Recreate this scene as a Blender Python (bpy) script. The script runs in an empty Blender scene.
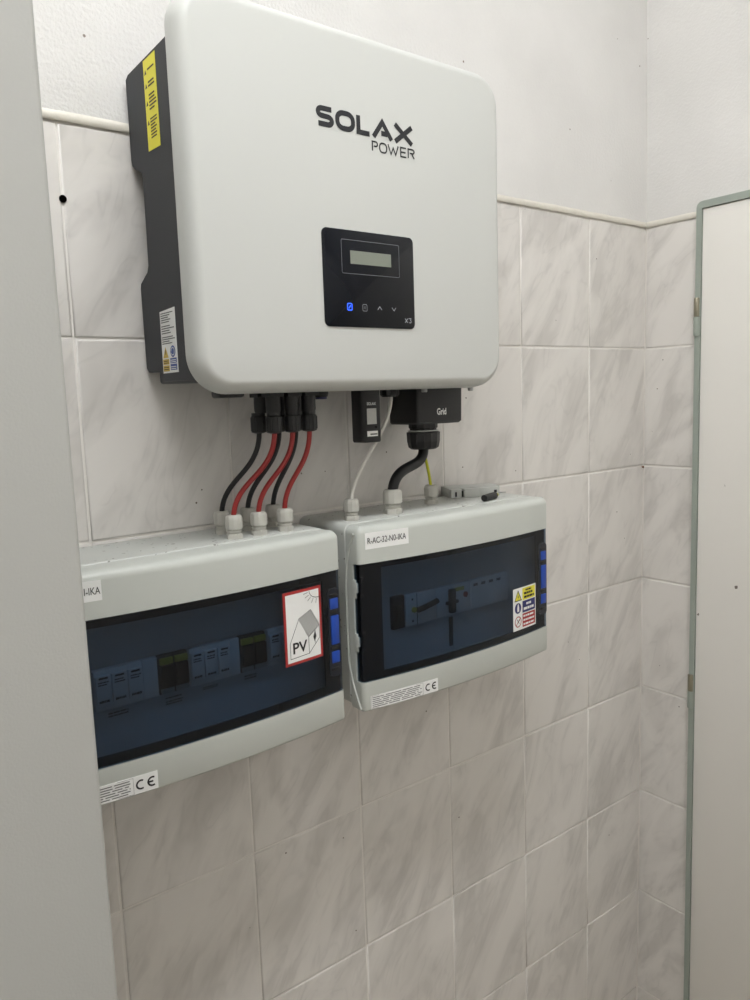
import bpy, bmesh, math, random
from mathutils import Vector, Matrix

random.seed(7)
SC = bpy.context.scene
COL = SC.collection

# ---------------------------------------------------------------- camera
CAM_POS = Vector((-1.491741, -0.969713, 1.668181))
YAW, PITCH, ROLL = 0.657899, -0.132815, -0.033636
FOCAL_PX = 773.84
fw = Vector((math.sin(YAW)*math.cos(PITCH), math.cos(YAW)*math.cos(PITCH), math.sin(PITCH)))
rt0 = Vector((math.cos(YAW), -math.sin(YAW), 0)); up0 = rt0.cross(fw)
rt = rt0*math.cos(ROLL) + up0*math.sin(ROLL); up = -rt0*math.sin(ROLL) + up0*math.cos(ROLL)
cd = bpy.data.cameras.new('camera'); cam = bpy.data.objects.new('camera', cd); COL.objects.link(cam)
cd.sensor_fit = 'HORIZONTAL'; cd.sensor_width = 36; cd.lens = 36*FOCAL_PX/750; cd.clip_start = 0.01
cam.matrix_world = Matrix(((rt.x, up.x, -fw.x, CAM_POS.x), (rt.y, up.y, -fw.y, CAM_POS.y),
                           (rt.z, up.z, -fw.z, CAM_POS.z), (0, 0, 0, 1)))
SC.camera = cam

# ---------------------------------------------------------------- world, light, exposure
W = bpy.data.worlds.new('world'); SC.world = W; W.use_nodes = True
W.node_tree.nodes['Background'].inputs[0].default_value = (1, 1, 1, 1)
W.node_tree.nodes['Background'].inputs[1].default_value = 0.05
LAMP_POWER = 31.0                     # emission of the ceiling lamp's diffuser
LAMP_X, LAMP_Y, LAMP_LEN, LAMP_WID = -1.30, -0.88, 1.20, 0.24
ROOM_H = 3.2
SC.view_settings.view_transform = 'Standard'
SC.view_settings.look = 'None'
SC.view_settings.exposure = 0.0
SC.view_settings.gamma = 1
SC.view_settings.use_curve_mapping = False

# ---------------------------------------------------------------- materials
MATS = {}
def lin(r, g, b):
    f = lambda c: (c/255/12.92) if c/255 <= 0.04045 else ((c/255+0.055)/1.055)**2.4
    return (f(r), f(g), f(b), 1)
def mat(name, rgb, rough=0.5, metal=0.0, bump=0.0, bscale=400, vary=0.0, vscale=8, spec=0.5, emit=0.0, coat=0.0):
    if name in MATS: return MATS[name]
    m = bpy.data.materials.new(name); m.use_nodes = True; MATS[name] = m
    nt = m.node_tree; b = nt.nodes['Principled BSDF']
    b.inputs['Base Color'].default_value = rgb; b.inputs['Roughness'].default_value = rough
    b.inputs['Metallic'].default_value = metal; b.inputs['Specular IOR Level'].default_value = spec
    b.inputs['Coat Weight'].default_value = coat
    if emit:
        b.inputs['Emission Color'].default_value = rgb; b.inputs['Emission Strength'].default_value = emit
    tc = nt.nodes.new('ShaderNodeTexCoord')
    n = nt.nodes.new('ShaderNodeTexNoise'); n.inputs['Scale'].default_value = vscale; n.inputs['Detail'].default_value = 5
    nt.links.new(tc.outputs['Object'], n.inputs['Vector'])
    mx = nt.nodes.new('ShaderNodeMix'); mx.data_type = 'RGBA'
    mx.inputs[6].default_value = tuple(c*(1-vary) for c in rgb[:3])+(1,); mx.inputs[7].default_value = tuple(min(1, c*(1+vary)) for c in rgb[:3])+(1,)
    nt.links.new(n.outputs['Fac'], mx.inputs[0]); nt.links.new(mx.outputs[2], b.inputs['Base Color'])
    if bump:
        n2 = nt.nodes.new('ShaderNodeTexNoise'); n2.inputs['Scale'].default_value = bscale; n2.inputs['Detail'].default_value = 4
        nt.links.new(tc.outputs['Object'], n2.inputs['Vector'])
        bp = nt.nodes.new('ShaderNodeBump'); bp.inputs['Strength'].default_value = bump; bp.inputs['Distance'].default_value = 0.002
        nt.links.new(n2.outputs['Fac'], bp.inputs['Height']); nt.links.new(bp.outputs[0], b.inputs['Normal'])
    return m

def marble_mat():
    m = bpy.data.materials.new('marbled_tile'); m.use_nodes = True; nt = m.node_tree; b = nt.nodes['Principled BSDF']
    N = nt.nodes.new; L = nt.links.new
    tc = N('ShaderNodeTexCoord'); oi = N('ShaderNodeObjectInfo')
    # object coords: local X across the tile, Z up (back wall) ; every tile shifted by a random amount
    m0 = N('ShaderNodeMapping'); m0.inputs['Rotation'].default_value = (0, math.radians(-30), 0); L(tc.outputs['Object'], m0.inputs['Vector'])
    mp = N('ShaderNodeMapping'); mp.inputs['Scale'].default_value = (12.5, 12.5, 4.6); L(m0.outputs[0], mp.inputs['Vector'])   # streaks lean to the right
    wv = N('ShaderNodeMath'); wv.operation = 'MULTIPLY'; wv.inputs[1].default_value = 97; L(oi.outputs['Random'], wv.inputs[0])
    n1 = N('ShaderNodeTexNoise'); n1.noise_dimensions = '4D'; n1.inputs['Scale'].default_value = 1.0; n1.inputs['Detail'].default_value = 3
    n1.inputs['Roughness'].default_value = 0.55; n1.inputs['Distortion'].default_value = 1.1
    L(mp.outputs[0], n1.inputs['Vector']); L(wv.outputs[0], n1.inputs['W'])
    cr = N('ShaderNodeValToRGB'); e = cr.color_ramp.elements
    e[0].position = 0.36; e[0].color = TILE_VEIN; e[1].position = 0.60; e[1].color = TILE_BASE
    x = cr.color_ramp.elements.new(0.50); x.color = tuple(0.72*a+0.28*c for a, c in zip(TILE_BASE, TILE_VEIN))
    L(n1.outputs['Fac'], cr.inputs[0])
    # thin squiggle veins
    n2 = N('ShaderNodeTexNoise'); n2.noise_dimensions = '4D'; n2.inputs['Scale'].default_value = 1.3; n2.inputs['Detail'].default_value = 2; n2.inputs['Distortion'].default_value = 2.0
    L(mp.outputs[0], n2.inputs['Vector']); L(wv.outputs[0], n2.inputs['W'])
    s = N('ShaderNodeMath'); s.operation = 'SUBTRACT'; s.inputs[1].default_value = 0.5; L(n2.outputs['Fac'], s.inputs[0])
    a = N('ShaderNodeMath'); a.operation = 'ABSOLUTE'; L(s.outputs[0], a.inputs[0])
    mr = N('ShaderNodeMapRange'); mr.inputs[1].default_value = 0.0; mr.inputs[2].default_value = 0.05; mr.inputs[3].default_value = 0.30; mr.inputs[4].default_value = 0.0
    L(a.outputs[0], mr.inputs[0])
    msk = N('ShaderNodeMath'); msk.operation = 'MULTIPLY'; L(mr.outputs[0], msk.inputs[0])
    inv = N('ShaderNodeMapRange'); inv.inputs[1].default_value = 0.45; inv.inputs[2].default_value = 0.58; inv.inputs[3].default_value = 1.0; inv.inputs[4].default_value = 0.0
    L(n1.outputs['Fac'], inv.inputs[0]); L(inv.outputs[0], msk.inputs[1])
    mx = N('ShaderNodeMix'); mx.data_type = 'RGBA'; L(msk.outputs[0], mx.inputs[0]); L(cr.outputs[0], mx.inputs[6]); mx.inputs[7].default_value = tuple(c*0.82 for c in TILE_VEIN[:3])+(1,)
    # sparse little dirt specks
    vo = N('ShaderNodeTexVoronoi'); vo.inputs['Scale'].default_value = 20
    vm = N('ShaderNodeVectorMath'); vm.operation = 'ADD'; L(tc.outputs['Object'], vm.inputs[0])
    cb = N('ShaderNodeCombineXYZ'); L(wv.outputs[0], cb.inputs[0]); L(wv.outputs[0], cb.inputs[2]); L(cb.outputs[0], vm.inputs[1])
    L(vm.outputs[0], vo.inputs['Vector'])
    lt = N('ShaderNodeMath'); lt.operation = 'LESS_THAN'; lt.inputs[1].default_value = 0.028; L(vo.outputs['Distance'], lt.inputs[0])
    m2 = N('ShaderNodeMix'); m2.data_type = 'RGBA'; L(lt.outputs[0], m2.inputs[0]); L(mx.outputs[2], m2.inputs[6]); m2.inputs[7].default_value = (0.12, 0.09, 0.07, 1)
    L(m2.outputs[2], b.inputs['Base Color'])
    b.inputs['Roughness'].default_value = 0.32; b.inputs['Specular IOR Level'].default_value = 0.4
    return m
TILE_BASE = lin(222, 218, 213); TILE_VEIN = lin(203, 199, 194)
M_TILE = marble_mat()

def plaster_mat():
    m = bpy.data.materials.new('painted_plaster'); m.use_nodes = True; nt = m.node_tree; b = nt.nodes['Principled BSDF']
    N = nt.nodes.new; L = nt.links.new
    tc = N('ShaderNodeTexCoord')
    n = N('ShaderNodeTexNoise'); n.inputs['Scale'].default_value = 5; n.inputs['Detail'].default_value = 6; L(tc.outputs['Object'], n.inputs['Vector'])
    cr = N('ShaderNodeValToRGB'); cr.color_ramp.elements[0].color = lin(212, 210, 207); cr.color_ramp.elements[1].color = lin(222, 220, 217)
    cr.color_ramp.elements[0].position = 0.3; cr.color_ramp.elements[1].position = 0.7
    L(n.outputs['Fac'], cr.inputs[0])
    vo = N('ShaderNodeTexVoronoi'); vo.inputs['Scale'].default_value = 22; L(tc.outputs['Object'], vo.inputs['Vector'])
    lt = N('ShaderNodeMath'); lt.operation = 'LESS_THAN'; lt.inputs[1].default_value = 0.04; L(vo.outputs['Distance'], lt.inputs[0])
    mx = N('ShaderNodeMix'); mx.data_type = 'RGBA'; L(lt.outputs[0], mx.inputs[0]); L(cr.outputs[0], mx.inputs[6]); mx.inputs[7].default_value = lin(140, 130, 120)
    L(mx.outputs[2], b.inputs['Base Color']); b.inputs['Roughness'].default_value = 0.85
    # rough brushed plaster, rougher to the left end and close to the tile edge
    n1 = N('ShaderNodeTexNoise'); n1.inputs['Scale'].default_value = 210; n1.inputs['Detail'].default_value = 5; L(tc.outputs['Object'], n1.inputs['Vector'])
    n2 = N('ShaderNodeTexNoise'); n2.inputs['Scale'].default_value = 16; n2.inputs['Detail'].default_value = 4; L(tc.outputs['Object'], n2.inputs['Vector'])
    ad = N('ShaderNodeMath'); ad.operation = 'MULTIPLY_ADD'; ad.inputs[1].default_value = 0.7; L(n2.outputs['Fac'], ad.inputs[0]); L(n1.outputs['Fac'], ad.inputs[2])
    sp = N('ShaderNodeSeparateXYZ'); L(tc.outputs['Object'], sp.inputs[0])
    mr = N('ShaderNodeMapRange'); mr.inputs[1].default_value = -0.9; mr.inputs[2].default_value = -0.5; mr.inputs[3].default_value = 0.48; mr.inputs[4].default_value = 0.20
    L(sp.outputs[0], mr.inputs[0])
    bp = N('ShaderNodeBump'); bp.inputs['Distance'].default_value = 0.004; L(mr.outputs[0], bp.inputs['Strength']); L(ad.outputs[0], bp.inputs['Height'])
    L(bp.outputs[0], b.inputs['Normal'])
    return m
M_PLASTER = plaster_mat()
M_GROUT = mat('grout', lin(228, 224, 218), 0.8, vary=0.06, vscale=30, bump=0.2, bscale=500)
M_TRIM = mat('trim_cream', lin(216, 211, 200), 0.5, vary=0.08, vscale=40, bump=0.3, bscale=120)
M_WHITE = mat('inverter_white', lin(197, 198, 194), 0.42, vary=0.01, bump=0.03, bscale=900)
M_BLACKMET = mat('black_powder_coat', lin(40, 42, 47), 0.55, bump=0.1, bscale=900, vary=0.04)
M_BLACKPL = mat('black_plastic', lin(19, 19, 21), 0.45, vary=0.05)
M_BLACKRUB = mat('black_cable', lin(17, 17, 20), 0.5, vary=0.05)
M_RED = mat('red_cable', lin(146, 32, 30), 0.45, vary=0.06)
M_GLOSSBLK = mat('display_glass', lin(14, 17, 24), 0.16, vary=0.02, spec=0.22)
M_INK = mat('dark_ink', lin(34, 35, 39), 0.5)
M_INKBLACK = mat('black_ink', lin(22, 22, 24), 0.6)
M_FINEINK = mat('fine_print_ink', lin(95, 95, 95), 0.6)
M_LCD = mat('lcd', lin(128, 133, 122), 0.25, vary=0.04, vscale=30)
M_LINE = mat('panel_line', lin(120, 122, 126), 0.5)
M_BLUELED = mat('blue_led', (0.03, 0.12, 1.0, 1), 0.4, emit=1.2)
M_ICON = mat('icon_grey', lin(165, 168, 172), 0.5)
M_YELLOW = mat('yellow_sticker', lin(232, 222, 60), 0.45, vary=0.02)
M_OCHRE = mat('ochre_print', lin(206, 176, 82), 0.5)
M_STICKER = mat('white_sticker', lin(236, 236, 234), 0.45, vary=0.02)
M_SIGNBLUE = mat('blue_print', lin(66, 88, 150), 0.5)
M_NAVY = mat('navy_print', lin(38, 40, 100), 0.5)
M_SIGNRED = mat('red_print', lin(164, 40, 40), 0.5)
M_BOX = mat('grey_enclosure_plastic', lin(191, 194, 188), 0.38, vary=0.02, bump=0.03, bscale=700)
M_BOXTOP = mat('grey_enclosure_base_plastic', lin(190, 192, 187), 0.42, vary=0.05, vscale=60, bump=0.05, bscale=300)
M_GLAND = mat('light_grey_gland', lin(182, 180, 172), 0.45, vary=0.03)
M_BLUELATCH = mat('blue_latch', lin(24, 66, 160), 0.35, vary=0.04)
M_LATCHPLATE = mat('latch_recess', lin(20, 24, 34), 0.3)
M_DOORFRAME = mat('smoked_border', lin(24, 31, 44), 0.2)
M_INPLATE = mat('inner_plate', lin(205, 207, 208), 0.55, vary=0.02)
M_MODULE = mat('module_white', lin(232, 233, 232), 0.5, vary=0.02)
M_OLIVE = mat('olive_yellow', lin(190, 186, 70), 0.5)
M_DARKGREY = mat('dark_module', lin(52, 53, 56), 0.5)
M_MIDGREY = mat('module_grey', lin(182, 183, 178), 0.5, vary=0.03)
M_CABWHITE = mat('white_cable', lin(214, 212, 205), 0.5)
M_GREENYEL = mat('yellow_green_wire', lin(196, 196, 40), 0.45)
M_GREEN = mat('green_stripe', lin(60, 130, 50), 0.45)
M_CABINET = mat('cabinet_grey', lin(178, 178, 174), 0.5, bump=0.12, bscale=450, vary=0.01)
M_DOORGREEN = mat('green_grey_paint', lin(152, 160, 151), 0.45, vary=0.06, vscale=25, bump=0.15, bscale=120)
M_LEAF = mat('door_white_paint', lin(230, 227, 221), 0.5, vary=0.02, vscale=6, bump=0.05, bscale=60)
M_BRASS = mat('hinge_metal', lin(150, 145, 128), 0.35, metal=0.8, vary=0.1, vscale=60)
M_STEEL = mat('steel', lin(170, 170, 168), 0.35, metal=0.9)
M_DARKHOLE = mat('hole_dark', lin(8, 7, 6), 1.0, spec=0.0)
M_FLOOR = mat('floor_tile', lin(184, 172, 156), 0.5, vary=0.08)
M_LAMPGLOW = mat('lamp_diffuser', (0.965, 0.985, 1.0, 1), 0.5, emit=LAMP_POWER)

def smoke_mat(name, tint, rough=0.06):
    m = bpy.data.materials.new(name); m.use_nodes = True; nt = m.node_tree
    nt.nodes.remove(nt.nodes['Principled BSDF']); N = nt.nodes.new; L = nt.links.new
    tr = N('ShaderNodeBsdfTransparent')
    tc = N('ShaderNodeTexCoord'); n = N('ShaderNodeTexNoise'); n.inputs['Scale'].default_value = 5; L(tc.outputs['Object'], n.inputs['Vector'])
    mx = N('ShaderNodeMix'); mx.data_type = 'RGBA'; mx.inputs[6].default_value = tuple(c*0.97 for c in tint)+(1,); mx.inputs[7].default_value = tuple(c*1.03 for c in tint)+(1,)
    L(n.outputs['Fac'], mx.inputs[0]); L(mx.outputs[2], tr.inputs[0])
    gl = N('ShaderNodeBsdfGlossy'); gl.inputs['Roughness'].default_value = rough
    fr = N('ShaderNodeFresnel'); fr.inputs['IOR'].default_value = 1.45
    ge = N('ShaderNodeNewGeometry'); sb = N('ShaderNodeMath'); sb.operation = 'SUBTRACT'; sb.inputs[0].default_value = 1; L(ge.outputs['Backfacing'], sb.inputs[1])
    fm = N('ShaderNodeMath'); fm.operation = 'MULTIPLY'; L(fr.outputs[0], fm.inputs[0]); L(sb.outputs[0], fm.inputs[1])   # no total reflection inside the thin sheet
    ms = N('ShaderNodeMixShader'); L(fm.outputs[0], ms.inputs[0]); L(tr.outputs[0], ms.inputs[1]); L(gl.outputs[0], ms.inputs[2])
    L(ms.outputs[0], nt.nodes['Material Output'].inputs['Surface'])
    return m
def add_specks(m, scale, thr, col):
    nt = m.node_tree; N = nt.nodes.new; L = nt.links.new; b = nt.nodes['Principled BSDF']
    src = b.inputs['Base Color'].links[0].from_socket
    tc = N('ShaderNodeTexCoord'); n0 = N('ShaderNodeTexNoise'); n0.inputs['Scale'].default_value = 60; L(tc.outputs['Object'], n0.inputs['Vector'])
    mxv = N('ShaderNodeMix'); mxv.data_type = 'RGBA'; mxv.blend_type = 'LINEAR_LIGHT'; mxv.inputs[0].default_value = 0.01; L(tc.outputs['Object'], mxv.inputs[6]); L(n0.outputs['Color'], mxv.inputs[7])
    vo = N('ShaderNodeTexVoronoi'); vo.inputs['Scale'].default_value = scale; L(mxv.outputs[2], vo.inputs['Vector'])
    lt = N('ShaderNodeMath'); lt.operation = 'LESS_THAN'; lt.inputs[1].default_value = thr; L(vo.outputs['Distance'], lt.inputs[0])
    n1 = N('ShaderNodeTexNoise'); n1.inputs['Scale'].default_value = 22; L(tc.outputs['Object'], n1.inputs['Vector'])
    gt = N('ShaderNodeMath'); gt.operation = 'GREATER_THAN'; gt.inputs[1].default_value = 0.5; L(n1.outputs['Fac'], gt.inputs[0])
    mu = N('ShaderNodeMath'); mu.operation = 'MULTIPLY'; L(lt.outputs[0], mu.inputs[0]); L(gt.outputs[0], mu.inputs[1])
    mx = N('ShaderNodeMix'); mx.data_type = 'RGBA'; L(mu.outputs[0], mx.inputs[0]); L(src, mx.inputs[6]); mx.inputs[7].default_value = col
    L(mx.outputs[2], b.inputs['Base Color'])
add_specks(M_BOXTOP, 95, 0.17, lin(120, 118, 112))
add_specks(M_LEAF, 14, 0.045, lin(120, 112, 104))
M_SMOKE = smoke_mat('smoked_blue_door', (0.42, 0.485, 0.56))     # one face; a pane has two

# ---------------------------------------------------------------- geometry helpers
BASE = {}
class Geo:
    def __init__(s): s.v = []; s.f = []
    def add(s, vs, fs):
        o = len(s.v); s.v += [tuple(p) for p in vs]; s.f += [tuple(i+o for i in q) for q in fs]; return s
    def box(s, x0, x1, y0, y1, z0, z1):
        vs = [(x, y, z) for z in (z0, z1) for y in (y0, y1) for x in (x0, x1)]
        return s.add(vs, [(0, 2, 3, 1), (4, 5, 7, 6), (0, 1, 5, 4), (2, 6, 7, 3), (0, 4, 6, 2), (1, 3, 7, 5)])
    def loft(s, rings, cap=True, closed=True):
        n = len(rings[0]); vs = [p for r in rings for p in r]; fs = []
        for k in range(len(rings)-1):
            for i in range(n if closed else n-1):
                j = (i+1) % n
                fs.append((k*n+i, k*n+j, (k+1)*n+j, (k+1)*n+i))
        if cap: fs += [tuple(reversed(range(n))), tuple((len(rings)-1)*n+i for i in range(n))]
        return s.add(vs, fs)
    def lathe(s, c, prof, n=16, axis='z', cap=True, phase=0):
        rings = []
        for r, h in prof:
            ring = []
            for i in range(n):
                a = 2*math.pi*i/n+phase
                u, w = r*math.cos(a), r*math.sin(a)
                ring.append({'z': (c[0]+u, c[1]+w, c[2]+h), 'y': (c[0]+u, c[1]+h, c[2]-w), 'x': (c[0]+h, c[1]+u, c[2]+w)}[axis])
            rings.append(ring)
        return s.loft(rings, cap)
    def tube(s, pts, r, n=10):
        pts = [Vector(p) for p in pts]; rings = []; ref = Vector((0.31, 0.77, 0.2)).normalized()
        for i, p in enumerate(pts):
            t = (pts[min(i+1, len(pts)-1)]-pts[max(i-1, 0)]).normalized()
            a = (ref-t*ref.dot(t)).normalized(); b = t.cross(a)
            rings.append([p+(a*math.cos(2*math.pi*k/n)+b*math.sin(2*math.pi*k/n))*r for k in range(n)])
        return s.loft(rings)
    def prism(s, poly, lo, hi, axis='y'):      # poly in the other two axes
        f = {'y': lambda p, h: (p[0], h, p[1]), 'x': lambda p, h: (h, p[0], p[1]), 'z': lambda p, h: (p[0], p[1], h)}[axis]
        return s.loft([[f(p, lo) for p in poly], [f(p, hi) for p in poly]])

def mk(name, g, m, parent=None, smooth=False, bevel=0, seg=2, label=None, cat=None, group=None, kind=None, base=None, angle=35):
    me = bpy.data.meshes.new(name)
    if parent is not None: b = BASE[parent.name]
    else:
        if base is None:
            xs, ys, zs = zip(*g.v); base = ((min(xs)+max(xs))/2, (min(ys)+max(ys))/2, min(zs))
        b = Vector(base)
    me.from_pydata([(p[0]-b[0], p[1]-b[1], p[2]-b[2]) for p in g.v], [], g.f)
    bm = bmesh.new(); bm.from_mesh(me)
    bmesh.ops.remove_doubles(bm, verts=bm.verts, dist=1e-7)
    bmesh.ops.recalc_face_normals(bm, faces=bm.faces)
    if bevel:
        es = [e for e in bm.edges if len(e.link_faces) == 2 and e.calc_face_angle(0) > math.radians(angle)]
        bmesh.ops.bevel(bm, geom=es, offset=bevel, segments=seg, profile=0.5, affect='EDGES', clamp_overlap=True)
    if smooth or bevel:
        for f in bm.faces: f.smooth = True
        for e in bm.edges:
            if len(e.link_faces) == 2 and e.calc_face_angle(0) > math.radians(angle): e.smooth = False
    bm.to_mesh(me); bm.free()
    o = bpy.data.objects.new(name, me); COL.objects.link(o); me.materials.append(m)
    if parent is not None: o.parent = parent
    else: o.location = b
    BASE[o.name] = b
    tag(o, label, cat, group, kind)
    return o
def tag(o, label=None, cat=None, group=None, kind=None):
    if label: o['label'] = label
    if cat: o['category'] = cat
    if group: o['group'] = group
    if kind: o['kind'] = kind
    return o
def thing(name, base, label, cat, group=None):
    o = bpy.data.objects.new(name, None); o.empty_display_size = 0.03; COL.objects.link(o); o.location = base
    BASE[o.name] = Vector(base); return tag(o, label, cat, group)

def rrect(x0, x1, z0, z1, r, n=8):
    pts = []
    for cx, cz, a0 in ((x1-r, z0+r, -90), (x1-r, z1-r, 0), (x0+r, z1-r, 90), (x0+r, z0+r, 180)):
        for i in range(n+1):
            a = math.radians(a0+90*i/n); pts.append((cx+r*math.cos(a), cz+r*math.sin(a)))
    return pts
def bez(p0, p1, p2, p3, n=24):
    p0, p1, p2, p3 = map(Vector, (p0, p1, p2, p3)); out = []
    for i in range(n+1):
        t = i/n; out.append(p0*(1-t)**3+p1*3*t*(1-t)**2+p2*3*t*t*(1-t)+p3*t**3)
    return out

# flat print: 2-D polygons (u right, v up) laid on a surface by a map (u, v, height) -> xyz
def on_y(y0): return lambda u, v, h: (u, y0-h, v)
def on_xneg(x0): return lambda u, v, h: (x0-h, u, v)      # u = world y
def flat(g, polys, fmap, h=0.0004):
    for i, p in enumerate(polys):
        n = len(p); g.add([fmap(a, b, h+i*1.5e-6) for a, b in p], [tuple(range(n))])
    return g
def slab(g, poly, fmap, h0, h1):
    return g.loft([[fmap(a, b, h0) for a, b in poly], [fmap(a, b, h1) for a, b in poly]])
def strip_rect(g, u0, u1, v0, v1, fmap, h0, h1, n=8):      # a sticker that can follow a curved front
    for i in range(n):
        a, b = u0+(u1-u0)*i/n, u0+(u1-u0)*(i+1)/n
        vs = [fmap(a, v0, h0), fmap(b, v0, h0), fmap(b, v1, h0), fmap(a, v1, h0), fmap(a, v0, h1), fmap(b, v0, h1), fmap(b, v1, h1), fmap(a, v1, h1)]
        fs = [(4, 5, 6, 7), (0, 3, 2, 1), (0, 1, 5, 4), (3, 7, 6, 2)]
        if i == 0: fs.append((0, 4, 7, 3))
        if i == n-1: fs.append((1, 2, 6, 5))
        g.add(vs, fs)
    return g
def stroke(pts, w, closed=False):
    P = [Vector((p[0], p[1])) for p in pts]; n = len(P); L, R = [], []
    for i in range(n):
        a = P[i-1] if (i > 0 or closed) else None; b = P[(i+1) % n] if (i < n-1 or closed) else None
        d1 = (P[i]-a).normalized() if a is not None else None; d2 = (b-P[i]).normalized() if b is not None else None
        if d1 is None: nrm = Vector((-d2.y, d2.x)); k = 1
        elif d2 is None: nrm = Vector((-d1.y, d1.x)); k = 1
        else:
            nrm = (Vector((-d1.y, d1.x))+Vector((-d2.y, d2.x))).normalized(); k = 1/max(0.5, nrm.dot(Vector((-d1.y, d1.x))))
        L.append(P[i]+nrm*w/2*k); R.append(P[i]-nrm*w/2*k)
    out = []
    for i in range(n if closed else n-1):
        j = (i+1) % n; out.append([tuple(R[i]), tuple(R[j]), tuple(L[j]), tuple(L[i])])
    return out
def arc(cx, cz, rx, rz, a0, a1, n=10): return [(cx+rx*math.cos(math.radians(a0+(a1-a0)*i/n)), cz+rz*math.sin(math.radians(a0+(a1-a0)*i/n))) for i in range(n+1)]
def bars(u0, u1, v0, v1, rows, fill=0.62, ragged=0.3, words=True, rnd=None):   # rows of print too fine to read
    rnd = rnd or random; out = []; dv = (v1-v0)/rows
    for i in range(rows):
        b0 = v1-dv*(i+1)+dv*(1-fill)/2; b1 = b0+dv*fill; e = u1-(u1-u0)*ragged*rnd.random(); u = u0
        while u < e-1e-6:
            w = min(e-u, (u1-u0)*(0.10+0.22*rnd.random())) if words else e-u
            out.append([(u, b0), (u+w, b0), (u+w, b1), (u, b1)]); u += w+(u1-u0)*0.035
    return out
def text_polys(s, u0, u1, v0, v1, bold=0.0):
    cu = bpy.data.curves.new('lettering', 'FONT'); cu.body = s; cu.fill_mode = 'FRONT'; cu.resolution_u = 3; cu.offset = bold
    o = bpy.data.objects.new('lettering', cu); COL.objects.link(o)
    dg = bpy.context.evaluated_depsgraph_get(); me = bpy.data.meshes.new_from_object(o.evaluated_get(dg))
    vs = [(v.co.x, v.co.y) for v in me.vertices]; fs = [tuple(p.vertices) for p in me.polygons]
    bpy.data.objects.remove(o); bpy.data.curves.remove(cu); bpy.data.meshes.remove(me)
    a0, a1 = min(v[0] for v in vs), max(v[0] for v in vs); b0, b1 = min(v[1] for v in vs), max(v[1] for v in vs)
    q = [(u0+(x-a0)/(a1-a0)*(u1-u0), v0+(y-b0)/(b1-b0)*(v1-v0)) for x, y in vs]
    return [[q[i] for i in f] for f in fs]

# ================================================================ the room
ROOM_X0, ROOM_Y0 = -2.25, -1.85
GAP = 0.0030; GY = 0.0016                       # joint width, joint depth behind the tile face
TILE_TOP = 1.998
wall_back = mk('wall_back', Geo().box(ROOM_X0, 0.12, GY, 0.12, 0, ROOM_H), M_GROUT, kind='structure', base=(0, 0, 0))
wall_right = mk('wall_right', Geo().box(GY, 0.12, ROOM_Y0, GY, 0, ROOM_H), M_GROUT, kind='structure', base=(0, 0, 0))
mk('floor', Geo().box(ROOM_X0, 0.12, ROOM_Y0, 0.12, -0.1, 0), M_FLOOR, kind='structure', base=(0, 0, 0))
mk('ceiling', Geo().box(ROOM_X0, 0.12, ROOM_Y0, 0.12, ROOM_H, ROOM_H+0.1), mat('plain_wall', lin(232, 229, 224), 0.8, vary=0.03), kind='structure', base=(0, 0, 0))
mk('wall_left', Geo().box(ROOM_X0-0.1, ROOM_X0, ROOM_Y0, 0.12, 0, ROOM_H), mat('plain_wall', lin(232, 229, 224), 0.8, vary=0.03), kind='structure', base=(0, 0, 0))
mk('wall_front', Geo().box(ROOM_X0, 0.12, ROOM_Y0-0.1, ROOM_Y0, 0, ROOM_H), mat('plain_wall', None), kind='structure', base=(0, 0, 0))
mk('plaster', Geo().box(ROOM_X0, 0.0, 0.0, GY, TILE_TOP+0.010, ROOM_H), M_PLASTER, wall_back)
# the right-hand plaster leans a little into the room towards the top
g = Geo(); ys = (ROOM_Y0, 0.0); zt = TILE_TOP+0.010
g.add([(0.0, ys[0], zt), (0.0, ys[1], zt), (GY, ys[1], zt), (GY, ys[0], zt), (-0.022, ys[0], ROOM_H), (-0.022, ys[1], ROOM_H), (GY, ys[1], ROOM_H), (GY, ys[0], ROOM_H)],
      [(0, 1, 2, 3), (4, 7, 6, 5), (0, 4, 5, 1), (2, 6, 7, 3), (0, 3, 7, 4), (1, 5, 6, 2)])
mk('plaster', g, M_PLASTER, wall_right)

def tile_mesh(w, h, t=0.0036, name='tile'):
    e, d = 0.0026, 0.0011
    g = Geo(); rings = []
    for ins, y in ((0.0, t-0.0002), (0.0, d), (e*0.35, d*0.35), (e, 0.0)):
        rings.append([(-w/2+ins, y, -h/2+ins), (w/2-ins, y, -h/2+ins), (w/2-ins, y, h/2-ins), (-w/2+ins, y, h/2-ins)])
    g.loft(rings)
    me = bpy.data.meshes.new(name); me.from_pydata(g.v, [], g.f)
    bm = bmesh.new(); bm.from_mesh(me); bmesh.ops.recalc_face_normals(bm, faces=bm.faces)
    for f in bm.faces: f.smooth = abs(f.normal.y) < 0.999
    bm.to_mesh(me); bm.free(); me.materials.append(M_TILE); return me
TM = {}
def tile(wall, x, y, zc, w, h, rz):
    key = (round(w, 4), round(h, 4))
    if key not in TM: TM[key] = tile_mesh(w-GAP, h-GAP)
    o = bpy.data.objects.new('tile', TM[key]); COL.objects.link(o); o.parent = wall
    rr = random.Random(hash((round(x, 3), round(y, 3), round(zc, 3))) & 0xffff)
    o.location = (x+rr.uniform(-.0004, .0004)*(rz == 0), y+rr.uniform(-0.0003, 0.0003)*(rz == 0), zc); o.rotation_euler = (rr.uniform(-.0012, .0012), 0, rz+rr.uniform(-.0012, .0012))
ROWS = [(0.25*k, 0.25*(k+1)) for k in range(7)]+[(1.75, 1.9981)]
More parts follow.
